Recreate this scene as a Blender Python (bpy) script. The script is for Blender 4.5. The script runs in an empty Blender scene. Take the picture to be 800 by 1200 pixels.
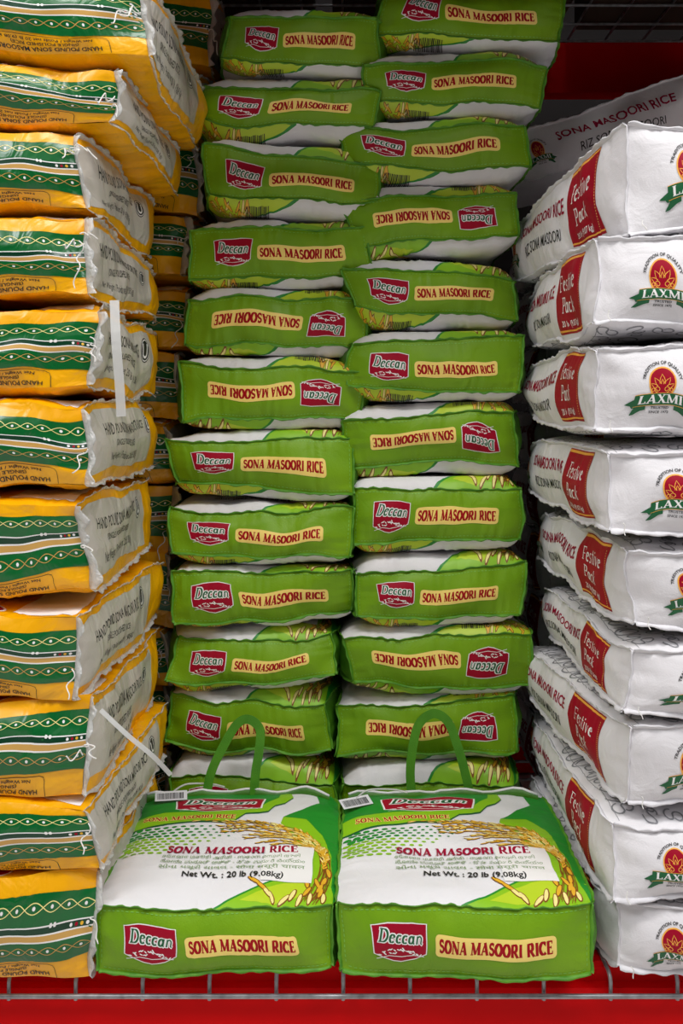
import bpy, math, random
import numpy as np
from mathutils import Vector, Matrix
from mathutils.geometry import tessellate_polygon

C = bpy.context.scene.collection
sc = bpy.context.scene
PI = math.pi
R = math.radians

# ------------------------------------------------------------------ camera, light, exposure
ZC, F, HY = 0.75, 1120.0, 480.0          # camera height, focal length in px of an 800x1200 frame, horizon row
cam_d = bpy.data.cameras.new('camera'); cam = bpy.data.objects.new('camera', cam_d); C.objects.link(cam)
cam.location = (0, 0, ZC); cam.rotation_euler = (R(90), 0, 0)
cam_d.sensor_fit = 'VERTICAL'; cam_d.sensor_height = 36.0; cam_d.sensor_width = 24.0
cam_d.lens = F / 1200 * 36.0
cam_d.shift_y = -(600 - HY) / 1200.0
cam_d.clip_start = 0.05
sc.camera = cam
vs = sc.view_settings
sc.display_settings.display_device = 'sRGB'
vs.view_transform = 'Standard'; vs.look = 'None'; vs.gamma = 1.0; vs.use_curve_mapping = False
vs.exposure = -0.95
w = bpy.data.worlds.new('world'); sc.world = w; w.use_nodes = True
w.node_tree.nodes['Background'].inputs[0].default_value = (0.9, 0.95, 1.0, 1)
w.node_tree.nodes['Background'].inputs[1].default_value = 0.035

def area_light(name, loc, rot, sx, sy, power, col=(1, 1, 1)):
    d = bpy.data.lights.new(name, 'AREA'); d.shape = 'RECTANGLE'; d.size = sx; d.size_y = sy
    d.energy = power; d.color = col
    o = bpy.data.objects.new(name, d); C.objects.link(o); o.location = loc; o.rotation_euler = rot
    return o
# two rows of shop-ceiling tubes above the aisle
area_light('ceiling_tube_light', (0.1, 0.30, 2.93), (0, 0, 0), 2.0, 0.40, 92, (1.0, 0.985, 0.965))
for lx in (-2.1, 2.1):
    area_light('ceiling_panel_light', (lx, -0.35, 2.93), (0, 0, 0), 1.2, 0.9, 108, (0.98, 0.985, 1.0))
area_light('ceiling_tube_light', (0.3, -2.9, 2.93), (0, 0, 0), 3.0, 0.35, 26, (0.97, 0.985, 1.0))

# ------------------------------------------------------------------ helpers
def at(px, py, Y):
    return ((px - 400) * Y / F, Y, ZC + (HY - py) * Y / F)
def zof(py, Y): return ZC + (HY - py) * Y / F
def xof(px, Y): return (px - 400) * Y / F

def empty(name, loc, rot, label, cat, group=None):
    o = bpy.data.objects.new(name, None); C.objects.link(o)
    o.empty_display_size = 0.03
    o.location = loc; o.rotation_euler = rot
    o['label'] = label; o['category'] = cat
    if group: o['group'] = group
    return o

def mesh_obj(name, verts, faces, mats, parent=None, midx=None, smooth=True):
    me = bpy.data.meshes.new(name)
    me.from_pydata([tuple(v) for v in verts] if not isinstance(verts, np.ndarray) else verts.tolist(), [], faces)
    if not isinstance(mats, (list, tuple)): mats = [mats]
    for m in mats: me.materials.append(m)
    if midx is not None: me.polygons.foreach_set('material_index', np.asarray(midx, dtype=np.int32))
    me.polygons.foreach_set('use_smooth', np.full(len(me.polygons), smooth, dtype=bool))
    me.update()
    o = bpy.data.objects.new(name, me); C.objects.link(o)
    if parent: o.parent = parent
    return o

def box_vf(x0, x1, y0, y1, z0, z1):
    v = [(x0,y0,z0),(x1,y0,z0),(x1,y1,z0),(x0,y1,z0),(x0,y0,z1),(x1,y0,z1),(x1,y1,z1),(x0,y1,z1)]
    f = [(0,3,2,1),(4,5,6,7),(0,1,5,4),(1,2,6,5),(2,3,7,6),(3,0,4,7)]
    return v, f
def box(name, b, mat, parent=None, bev=0.0):
    v, f = box_vf(*b)
    o = mesh_obj(name, v, f, mat, parent, smooth=False)
    if bev:
        m = o.modifiers.new('bevel', 'BEVEL'); m.width = bev; m.segments = 2
    return o
def tube_vf(pts, r, n=8, closed=False, flat=None):
    """round tube (or, with flat=(width vector, thickness), a strap) along a path"""
    pts = [Vector(p) for p in pts]; V = []; Fc = []
    prev = None
    for i, p in enumerate(pts):
        a = pts[max(i-1, 0)]; b = pts[min(i+1, len(pts)-1)]
        t = (b - a); t = t.normalized() if t.length > 1e-9 else Vector((0, 0, 1))
        if flat:
            wid, th, fn = flat; fn = Vector(fn)
            wv = t.cross(fn).normalized() * wid
            nn = t.cross(wv).normalized() * th
            for s, q in ((-1,-1),(1,-1),(1,1),(-1,1)): V.append(p + wv*0.5*s + nn*0.5*q)
        else:
            if prev is None:
                ref = Vector((0,0,1)) if abs(t.z) < 0.9 else Vector((1,0,0)); u = t.cross(ref).normalized()
            else:
                u = (prev - t * prev.dot(t)).normalized()
            prev = u; v2 = t.cross(u)
            rr = r[i] if isinstance(r, (list, tuple)) else r
            for k in range(n):
                an = 2*PI*k/n; V.append(p + u*math.cos(an)*rr + v2*math.sin(an)*rr)
    m = 4 if flat else n
    for i in range(len(pts)-1):
        for k in range(m):
            Fc.append((i*m+k, i*m+(k+1) % m, (i+1)*m+(k+1) % m, (i+1)*m+k))
    Fc.append(tuple(range(m))[::-1]); Fc.append(tuple((len(pts)-1)*m+k for k in range(m)))
    return V, Fc
def catmull(pts, n=8):
    P = [Vector(pts[0])] + [Vector(p) for p in pts] + [Vector(pts[-1])]; out = []
    for i in range(1, len(P)-2):
        for k in range(n):
            t = k/n; a, b, c, d = P[i-1], P[i], P[i+1], P[i+2]
            out.append(0.5*((2*b)+(c-a)*t+(2*a-5*b+4*c-d)*t*t+(3*b-a-3*c+d)*t**3))
    out.append(P[-2]); return out

# ------------------------------------------------------------------ materials
def srgb(r, g, b):
    f = lambda c: (c/255/12.92) if c/255 <= 0.04045 else ((c/255+0.055)/1.055)**2.4
    return (f(r), f(g), f(b), 1)
def mat(name, col, rough=0.5, col2=None, nscale=6.0, bump=0.0, bscale=300.0, coat=0.0, metal=0.0, spec=0.5,
        trans=0.0, alpha=1.0, sheen=0.0, wscale=0.0, wbump=0.0):
    m = bpy.data.materials.new(name); m.use_nodes = True
    nt = m.node_tree; N = nt.nodes; L = nt.links; p = N['Principled BSDF']
    p.inputs['Roughness'].default_value = rough; p.inputs['Metallic'].default_value = metal
    p.inputs['Specular IOR Level'].default_value = spec
    p.inputs['Coat Weight'].default_value = coat; p.inputs['Coat Roughness'].default_value = 0.15
    p.inputs['Transmission Weight'].default_value = trans; p.inputs['Alpha'].default_value = alpha
    p.inputs['Base Color'].default_value = col
    tc = N.new('ShaderNodeTexCoord')
    if col2 is not None:
        n = N.new('ShaderNodeTexNoise'); n.inputs['Scale'].default_value = nscale; n.inputs['Detail'].default_value = 4
        L.new(tc.outputs['Object'], n.inputs['Vector'])
        r = N.new('ShaderNodeValToRGB'); r.color_ramp.elements[0].position = 0.3; r.color_ramp.elements[1].position = 0.7
        r.color_ramp.elements[0].color = col; r.color_ramp.elements[1].color = col2
        L.new(n.outputs['Fac'], r.inputs['Fac']); L.new(r.outputs['Color'], p.inputs['Base Color'])
    last = None
    if wbump:
        wn = N.new('ShaderNodeTexNoise'); wn.inputs['Scale'].default_value = wscale; wn.inputs['Detail'].default_value = 3
        wn.inputs['Distortion'].default_value = 1.2
        L.new(tc.outputs['Object'], wn.inputs['Vector'])
        b = N.new('ShaderNodeBump'); b.inputs['Strength'].default_value = 1.0; b.inputs['Distance'].default_value = wbump
        L.new(wn.outputs['Fac'], b.inputs['Height']); last = b
    if bump:
        n2 = N.new('ShaderNodeTexNoise'); n2.inputs['Scale'].default_value = bscale; n2.inputs['Detail'].default_value = 2
        L.new(tc.outputs['Object'], n2.inputs['Vector'])
        b2 = N.new('ShaderNodeBump'); b2.inputs['Strength'].default_value = 1.0; b2.inputs['Distance'].default_value = bump
        L.new(n2.outputs['Fac'], b2.inputs['Height'])
        if last: L.new(last.outputs['Normal'], b2.inputs['Normal'])
        last = b2
    if last: L.new(last.outputs['Normal'], p.inputs['Normal'])
    return m
WV = dict(bump=0.00025, bscale=420, wscale=30, wbump=0.0012)
M = dict(
    green=mat('green_woven_fabric', srgb(106,154,4), 0.48, srgb(126,170,12), 9, spec=0.35, **WV),
    green_d=mat('dark_green_fabric', srgb(48,104,12), 0.5, srgb(72,128,20), 14, **WV),
    seam=mat('green_seam_binding', srgb(66,128,22), 0.55, srgb(96,156,34), 60, bump=0.0004, bscale=500),
    stitch=mat('pale_green_stitching', srgb(126,190,80), 0.6),
    white=mat('white_woven_fabric', srgb(228,226,228), 0.5, srgb(234,233,236), 5, **WV),
    cotton=mat('white_cotton_fabric', srgb(226,223,226), 0.75, srgb(232,230,233), 5, bump=0.0003, bscale=500, wscale=20, wbump=0.0028),
    cotton_seam=mat('white_seam_binding', srgb(222,220,224), 0.7, bump=0.0004, bscale=500),
    red=mat('red_print', srgb(160,2,38), 0.5, spec=0.2), redt=mat('red_lettering', srgb(164,6,22), 0.5, spec=0.2),
    magenta=mat('crimson_lettering', srgb(160,4,54), 0.5, spec=0.2),
    cream=mat('cream_print', srgb(250,222,120), 0.5), wprint=mat('white_print', srgb(240,238,236), 0.5),
    pg=mat('green_print', srgb(30,140,40), 0.45), pdg=mat('deep_green_print', srgb(10,92,50), 0.5),
    plg=mat('lime_print', srgb(140,196,24), 0.45), pyg=mat('yellow_green_print', srgb(188,214,40), 0.45),
    gold=mat('wheat_gold_print', srgb(232,178,44), 0.45), brown=mat('wheat_brown_print', srgb(132,72,16), 0.5),
    pale=mat('pale_wheat_print', srgb(246,232,150), 0.45),
    black=mat('black_lettering', srgb(28,26,28), 0.5), gline=mat('grey_line_print', srgb(138,138,142), 0.6),
    sage=mat('sage_lettering', srgb(120,150,96), 0.5),
    orange=mat('emblem_gold_print', srgb(246,176,70), 0.5),
    yellow=mat('yellow_plastic', srgb(246,168,0), 0.32, srgb(248,182,4), 7, coat=0.12, wscale=17, wbump=0.006),
    dgreen=mat('green_plastic_print', srgb(4,104,46), 0.28, srgb(2,92,38), 8, coat=0.12, wscale=17, wbump=0.006),
    label=mat('grey_film_label', srgb(206,200,190), 0.38, srgb(192,186,176), 20, coat=0.25, wscale=20, wbump=0.006),
    tan=mat('tan_stripe_print', srgb(206,160,84), 0.4), dkg=mat('dark_stripe_print', srgb(6,58,34), 0.3),
    film=mat('clear_crinkled_film', srgb(236,236,234), 0.22, None, alpha=0.62, coat=0.5, wscale=120, wbump=0.004),
    strap=mat('translucent_plastic_strap', srgb(226,226,224), 0.3, None, alpha=0.6, coat=0.3),
    thread=mat('white_thread', srgb(236,234,230), 0.7),
    handle=mat('green_webbing', srgb(62,128,12), 0.6, srgb(78,146,20), 40, bump=0.0005, bscale=600),
    beam=mat('red_painted_steel', srgb(232,2,6), 0.6, srgb(214,1,6), 5, spec=0.12),
    wire=mat('zinc_wire', srgb(176,178,182), 0.42, srgb(130,130,132), 60, metal=0.6),
    tag=mat('white_card_tag', srgb(222,222,226), 0.4),
    floor=mat('speckled_floor_tile', srgb(226,222,218), 0.3, srgb(214,210,206), 30),
    wall=mat('shade_dark_wall', srgb(28,20,20), 0.8, srgb(22,16,16), 4),  # near-black colour stands in for the darkness behind the rack
    ceil=mat('white_ceiling_panel', srgb(200,200,198), 0.9),
    shade_carton=mat('dark_carton', srgb(70,50,36), 0.8, srgb(58,42,32), 12),
)

# ------------------------------------------------------------------ the setting
def struct(name, b, m):
    o = box(name, b, m); o['kind'] = 'structure'; return o
struct('floor', (-4, 4, -4.5, 3.2, -0.16, -0.13), M['floor'])
struct('ceiling', (-4, 4, -4.5, 3.2, 3.0, 3.05), M['ceil'])
struct('wall_back', (-4, 4, 3.1, 3.2, -0.16, 3.0), M['wall'])

SB = 2.30     # depth of the back beams
ZU = 1.63     # top of the upper shelf
rack = empty('shelf_rack', (0, 1.3, -0.13), (0, 0, 0), 'red steel shelf rack with zinc wire decks carrying all the stacked rice bags', 'shelf')
def rb(name, b, m, bev=0.0015):
    v, f = box_vf(*b); v = [(x, y-1.3, z+0.13) for x, y, z in v]
    o = mesh_obj(name, v, f, m, rack, smooth=False)
    if bev:
        md = o.modifiers.new('bevel', 'BEVEL'); md.width = bev; md.segments = 2
    return o
def step_beam(zt, y0, sgn):
    # stepped box beam: a lower proud box and a narrower ledge on top
    prof = [(0, -0.12), (0, -0.032), (0.004, -0.026), (0.016, -0.024), (0.018, -0.006), (0.022, 0.0), (0.05, 0.0), (0.05, -0.12)]
    V = []; n = len(prof)
    for x in (-1.3, 1.3):
        for (yy, zz) in prof: V.append((x, y0 + sgn*yy - 1.3, zt + zz + 0.13))
    Fc = [(i, (i+1) % n, n+(i+1) % n, n+i) for i in range(n)] + [tuple(range(n))[::-1], tuple(range(n, 2*n))]
    return mesh_obj('beam', V, Fc, M['beam'], rack, smooth=False)
step_beam(-0.004, 1.285, 1); step_beam(-0.004, SB+0.05, -1)
step_beam(ZU-0.004, 1.285, 1); step_beam(ZU-0.004, SB+0.03, -1)
for x in (-1.3, 1.24):
    for y in (1.29, SB):
        rb('upright', (x, x+0.06, y, y+0.06, -0.13, 2.4), M['beam'])
box('unseen_shade_rail', (-1.3, 1.3, -0.028, -0.022, ZU-0.21+0.13, ZU-0.02+0.13), M['tag'], rack)  # out-of-view strip added under the upper beam to shade the recess
def deck(zt):
    # depthwise wires bend down over the front beam; cross wires tie them
    d = bpy.data.objects.new('wire_deck', None); C.objects.link(d); d.parent = rack; d.location = (0, 0, zt+0.13)
    r = 0.0028
    path = [(0, SB-1.3+0.02, -r), (0, 0.02, -r), (0, -0.016, -r-0.0006), (0, -0.024, -r-0.004), (0, -0.027, -0.012), (0, -0.027, -0.036)]
    V, Fc = tube_vf(path, r, 8); first = None
    for i in range(-14, 15):
        x = xof(402 + 78.3*i, 1.273)
        if first is None:
            o = mesh_obj('wire', V, Fc, M['wire'], d); first = o
        else:
            o = first.copy(); C.objects.link(o); o.parent = d
        o.location = (x, 0, 0)
    V, Fc = tube_vf([(-1.25, 0, 0), (1.25, 0, 0)], 0.0033, 8); f2 = None
    spots = [(-0.0335, -0.0275)] + [(y, -0.0088) for y in (0.06, 0.16, 0.26, 0.36, 0.46, 0.56, 0.66, 0.76, 0.86, 0.96)]
    for (y, z) in spots:
        if f2 is None: o = mesh_obj('cross_wire', V, Fc, M['wire'], d); f2 = o
        else: o = f2.copy(); C.objects.link(o); o.parent = d
        o.location = (0, y, z)
deck(0.0); deck(ZU)
def shade_carton(x0, x1, y0, y1, h, label, rz=0):  # boxes added on the upper deck to keep light off the stacks
    cx, cy = (x0+x1)/2, (y0+y1)/2; wx, wy = (x1-x0)/2, (y1-y0)/2
    e = empty('shade_carton', (cx, cy, ZU+0.001), (0, 0, rz), label, 'box', 'cartons added on the shelf above for shade')
    box('box_body', (-wx, wx, -wy, wy, 0, h-0.002), M['shade_carton'], e, 0.003)
    for s in (-1, 1): box('flap', (s*0.001 if s > 0 else -wx, wx if s > 0 else -0.001, -wy, wy, h-0.002, h+0.002), M['shade_carton'], e)
    box('packing_tape', (-wx, wx, -0.025, 0.025, h+0.002, h+0.0028), M['label'], e)
for i, (a, b, t) in enumerate(((-1.15, -0.62, 'dark box added for shade at the left end of the shelf above'), (-0.58, -0.06, 'dark box added for shade above the left green stack'),
                (-0.02, 0.5, 'dark box added for shade above the right green stack'), (0.54, 1.1, 'dark box added for shade above the white bags at far right'))):
    shade_carton(a, b, 1.36, 2.22, 0.38, t)

# ------------------------------------------------------------------ flat artwork kit (printed designs, later wrapped on the bag panels)
def arc(cx, cy, rx, ry, a0, a1, n=14):
    return [(cx+rx*math.cos(R(a0+(a1-a0)*i/n)), cy+ry*math.sin(R(a0+(a1-a0)*i/n))) for i in range(n+1)]
# serif letters as centre lines drawn with a broad nib: (points, width or None=nib), ('s', x, y) = foot or head serif
GL = {
 'S': (.62, [(arc(.31,.735,.2,.2,35,270,12)+arc(.31,.285,.22,.225,90,-150,12)[1:], .15), ([(.49,.98),(.49,.72)], .06), ([(.1,.02),(.1,.3)], .06)]),
 'O': (.86, [(arc(.43,.5,.32,.44,0,360,26), None)]),
 'N': (.90, [([(.15,0),(.15,1)], .09), ([(.13,.97),(.75,.03)], .2), ([(.76,0),(.76,1)], .09), ('s',.13,1), ('s',.15,0), ('s',.76,1)]),
 'A': (.86, [([(.12,0),(.44,.98)], .09), ([(.42,1.0),(.72,0)], .2), ([(.2,.3),(.62,.3)], .08), ('s',.12,0), ('s',.72,0)]),
 'M': (1.08, [([(.14,0),(.16,1)], .09), ([(.17,.97),(.52,.05)], .18), ([(.52,.05),(.88,.97)], .09), ([(.9,0),(.9,1)], .2), ('s',.13,1), ('s',.14,0), ('s',.92,1), ('s',.92,0)]),
 'R': (.84, [([(.18,0),(.18,1)], .2), ([(.18,.96)]+arc(.42,.73,.2,.23,90,-90,12)+[(.18,.5)], None), ([(.4,.5),(.72,0)], .18), ('s',.18,1), ('s',.18,0), ('s',.76,0)]),
 'I': (.40, [([(.2,0),(.2,1)], .2), ('s',.2,1), ('s',.2,0)]),
 'C': (.78, [(arc(.44,.5,.34,.44,48,315,22), None), ([(.68,.98),(.68,.66)], .07)]),
 'E': (.70, [([(.18,0),(.18,1)], .2), ([(.12,.96),(.6,.96)], .08), ([(.2,.52),(.5,.52)], .08), ([(.12,.04),(.62,.04)], .08), ([(.6,1),(.6,.78)], .07), ([(.5,.62),(.5,.42)], .06), ([(.63,0),(.63,.25)], .07), ('s',.18,1), ('s',.18,0)]),
 'L': (.68, [([(.2,0),(.2,1)], .2), ([(.1,.04),(.6,.04)], .08), ([(.61,0),(.61,.26)], .07), ('s',.2,1), ('s',.2,0)]),
 'X': (.86, [([(.16,1),(.7,0)], .2), ([(.68,1),(.16,0)], .09), ('s',.17,1), ('s',.68,1), ('s',.16,0), ('s',.7,0)]),
 'D': (.88, [([(.2,0),(.2,1)], .2), ([(.15,.96)]+arc(.4,.5,.36,.46,90,-90,18)+[(.15,.04)], None), ('s',.2,1), ('s',.2,0)]),
 'F': (.66, [([(.2,0),(.2,1)], .15), ([(.12,.96),(.6,.96)], .08), ([(.2,.52),(.5,.52)], .08), ([(.6,1),(.6,.78)], .07), ('s',.2,1), ('s',.2,0)]),
 'P': (.74, [([(.2,0),(.2,1)], .15), ([(.18,.96)]+arc(.42,.72,.2,.24,90,-90,12)+[(.18,.48)], None), ('s',.2,1), ('s',.2,0)]),
 'e': (.58, [(arc(.29,.34,.2,.3,20,320,18), None), ([(.12,.38),(.47,.42)], .08)]),
 'c': (.52, [(arc(.29,.34,.2,.3,50,315,16), None)]),
 'a': (.62, [(arc(.28,.33,.18,.29,0,360,18), None), ([(.48,.66),(.48,.08),(.58,.02)], .15)]),
 'n': (.68, [([(.16,0),(.16,.66)], .16), (arc(.33,.42,.17,.22,150,0,8)+[(.5,.06),(.6,.02)], .14)]),
 's': (.46, [(arc(.22,.49,.13,.15,35,270,8)+arc(.22,.19,.14,.15,90,-150,8)[1:], .11)]),
 't': (.40, [([(.2,.9),(.2,.1),(.34,.03)], .13), ([(.06,.64),(.36,.64)], .08)]),
 'i': (.28, [([(.14,0),(.14,.64)], .14), ([(.14,.78),(.14,.9)], .14)]),
 'v': (.54, [([(.1,.66),(.28,.02)], .14), ([(.28,.02),(.46,.66)], .07)]),
 'k': (.60, [([(.16,0),(.16,1)], .14), ([(.18,.3),(.46,.66)], .07), ([(.26,.38),(.54,0)], .13)]),
}
class Art:
    def __init__(s): s.T = []; s.mats = []
    def mi(s, m):
        if m not in s.mats: s.mats.append(m)
        return s.mats.index(m)
    def poly(s, pts, m, lay=1):
        pts = [tuple(p[:2]) for p in pts]; k = s.mi(m)
        for t in tessellate_polygon([[Vector((p[0], p[1], 0)) for p in pts]]):
            s.tri([pts[i] for i in t], k, lay)
    def tri(s, p, k, lay):
        a = (p[1][0]-p[0][0])*(p[2][1]-p[0][1]) - (p[1][1]-p[0][1])*(p[2][0]-p[0][0])
        if abs(a) < 1e-12: return
        s.T.append((p if a > 0 else p[::-1], k, lay))
    def rect(s, x0, y0, x1, y1, m, lay=1): s.poly([(x0,y0),(x1,y0),(x1,y1),(x0,y1)], m, lay)
    def rrect(s, x0, y0, x1, y1, r, m, lay=1):
        s.poly(arc(x1-r,y1-r,r,r,0,90,5)+arc(x0+r,y1-r,r,r,90,180,5)+arc(x0+r,y0+r,r,r,180,270,5)+arc(x1-r,y0+r,r,r,270,360,5), m, lay)
    def ell(s, cx, cy, rx, ry, m, lay=1, ang=0, n=12):
        ca, sa = math.cos(R(ang)), math.sin(R(ang)); k = s.mi(m)
        P = [(cx+rx*math.cos(2*PI*i/n)*ca-ry*math.sin(2*PI*i/n)*sa, cy+rx*math.cos(2*PI*i/n)*sa+ry*math.sin(2*PI*i/n)*ca) for i in range(n)]
        for i in range(1, n-1): s.tri([P[0], P[i], P[i+1]], k, lay)
    def stroke(s, pts, wd, m, lay=1, nib=None, ext=0.0, tf=None):
        n = len(pts); Lp, Rp = [], []
        closed = n > 3 and math.dist(pts[0], pts[-1]) < 1e-6
        for i in range(n):
            a = pts[i-1] if i > 0 else (pts[-2] if closed else pts[0]); b = pts[i+1] if i < n-1 else (pts[1] if closed else pts[-1])
            dx, dy = b[0]-a[0], b[1]-a[1]; l = math.hypot(dx, dy) or 1; dx /= l; dy /= l
            if nib: wdt = nib[1]*abs(dx)+nib[0]*abs(dy)
            else: wdt = wd[i] if isinstance(wd, (list, tuple)) else wd
            wdt += 2*ext; ex = 0.0
            if not closed and i == 0: ex = -ext
            if not closed and i == n-1: ex = ext
            x, y = pts[i][0]+dx*ex, pts[i][1]+dy*ex
            Lp.append((x-dy*wdt/2, y+dx*wdt/2)); Rp.append((x+dy*wdt/2, y-dx*wdt/2))
        if tf: Lp = [tf(*p) for p in Lp]; Rp = [tf(*p) for p in Rp]
        k = s.mi(m)
        for i in range(n-1):
            s.tri([Lp[i], Rp[i], Rp[i+1]], k, lay); s.tri([Lp[i], Rp[i+1], Lp[i+1]], k, lay)
    def serif(s, txt, x, y, wid, hgt, m, lay=2, ext=0.0, shear=0.0, warp=None, bold=1.0, space=0.02):
        tot = sum((GL[c][0]+space) if c != ' ' else 0.42 for c in txt) - space
        sx = wid/tot; cur = 0.0
        for c in txt:
            if c == ' ': cur += 0.42; continue
            wd, st = GL[c]
            def tf(a, b, cur=cur):
                X, Y = (a+cur)*sx + shear*b*hgt, b*hgt
                return warp(X/wid, X, Y) if warp else (x+X, y+Y)
            for q in st:
                if q[0] == 's':
                    _, sx0, sy0 = q; yy = .035 if sy0 == 0 else .965
                    s.stroke([(sx0-.15, yy), (sx0+.15, yy)], .07, m, lay, ext=ext, tf=tf)
                else:
                    if q[1] is None: s.stroke(q[0], None, m, lay, nib=(.2*bold, .09*bold), ext=ext, tf=tf)
                    else: s.stroke(q[0], q[1]*bold, m, lay, ext=ext, tf=tf)
            cur += wd + space
    def sans(s, txt, x, y, wid, hgt, m, lay=2, bold=0.0, warp=None):
        """text in the built-in font, fitted to a width and cap height"""
        key = (txt, bold)
        if key not in SANS:
            cu = bpy.data.curves.new('t', 'FONT'); cu.body = txt; cu.size = 1.0; cu.resolution_u = 2; cu.offset = bold
            o = bpy.data.objects.new('t', cu); C.objects.link(o)
            bpy.context.view_layer.update()
            dg = bpy.context.evaluated_depsgraph_get()
            me = bpy.data.meshes.new_from_object(o.evaluated_get(dg))
            me.calc_loop_triangles()
            V = [v.co[:2] for v in me.vertices]; T = [tuple(t.vertices) for t in me.loop_triangles]
            bpy.data.objects.remove(o); bpy.data.curves.remove(cu); bpy.data.meshes.remove(me)
            SANS[key] = (V, T)
        V, T = SANS[key]
        if not V: return
        x0 = min(v[0] for v in V); x1 = max(v[0] for v in V); y1 = 0.73
        k = s.mi(m)
        def tf(v):
            X, Y = (v[0]-x0)/(x1-x0)*wid, v[1]/y1*hgt
            return warp(X/wid, X, Y) if warp else (x+X, y+Y)
        P = [tf(v) for v in V]
        for t in T: s.tri([P[i] for i in t], k, lay)
    def move(s, f):
        s.T = [([f(*p) for p in t], k, l) for t, k, l in s.T]; return s
    def add(s, o, f=lambda x, y: (x, y), dl=0):
        for t, k, l in o.T: s.tri([f(*p) for p in t], s.mi(o.mats[k]), l+dl)
SANS = {}

def cut(art, U, V, vmax=None):
    """clip the artwork's triangles along the panel's grid lines so that it can follow the panel's surface"""
    def split(P, ax, val):
        A, B = [], []; n = len(P)
        for i in range(n):
            p, q = P[i], P[(i+1) % n]; dp, dq = p[ax]-val, q[ax]-val
            if dp <= 1e-9: A.append(p)
            if dp >= -1e-9: B.append(p)
            if (dp < -1e-9 and dq > 1e-9) or (dp > 1e-9 and dq < -1e-9):
                t = dp/(dp-dq); c = (p[0]+(q[0]-p[0])*t, p[1]+(q[1]-p[1])*t); A.append(c); B.append(c)
        return A, B
    verts = []; lays = []; idx = {}; faces = []; mi = []
    U = list(U); V = list(V)
    for t, k, lay in art.T:
        if vmax is not None and min(p[1] for p in t) > vmax: continue
        pcs = [list(t)]
        for ax, LN in ((0, U), (1, V)):
            out = []
            for P in pcs:
                lo = min(p[ax] for p in P); hi = max(p[ax] for p in P)
                if hi <= LN[0]+1e-7 or lo >= LN[-1]-1e-7: continue
                cur = P; dead = False
                for j, val in enumerate(LN):
                    if val <= lo+1e-9:
                        continue
                    if val >= hi-1e-9: break
                    A, B = split(cur, ax, val)
                    if j > 0 and len(A) > 2: out.append(A)
                    cur = B
                    if len(cur) < 3: break
                if len(cur) > 2 and min(p[ax] for p in cur) < LN[-1]-1e-7: out.append(cur)
            pcs = out
        for P in pcs:
            f = []
            for p in P:
                key = (round(p[0]*2e6), round(p[1]*2e6), lay, k)
                if key not in idx:
                    idx[key] = len(verts); verts.append(p); lays.append(lay)
                if not f or f[-1] != idx[key]: f.append(idx[key])
            if len(f) > 2 and f[0] == f[-1]: f.pop()
            if len(f) > 2 and len(set(f)) == len(f): faces.append(tuple(f)); mi.append(k)
    return dict(uv=np.array(verts) if verts else np.zeros((0, 2)), lay=np.array(lays), faces=faces, mi=mi, mats=art.mats)

# ------------------------------------------------------------------ bag surface
class Noise:
    def __init__(s, seed, k, wl):
        r = np.random.RandomState(seed); s.d = r.normal(size=(3, k, 3)); s.d /= np.linalg.norm(s.d, axis=2, keepdims=True)
        s.f = 2*PI/(wl*r.uniform(0.7, 1.5, (3, k))); s.p = r.uniform(0, 2*PI, (3, k)); s.k = k
    def __call__(s, P):
        out = np.zeros_like(P)
        for c in range(3):
            for i in range(s.k): out[..., c] += np.sin((P @ s.d[c, i])*s.f[c, i]+s.p[c, i])
        return out/math.sqrt(s.k)

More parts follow.
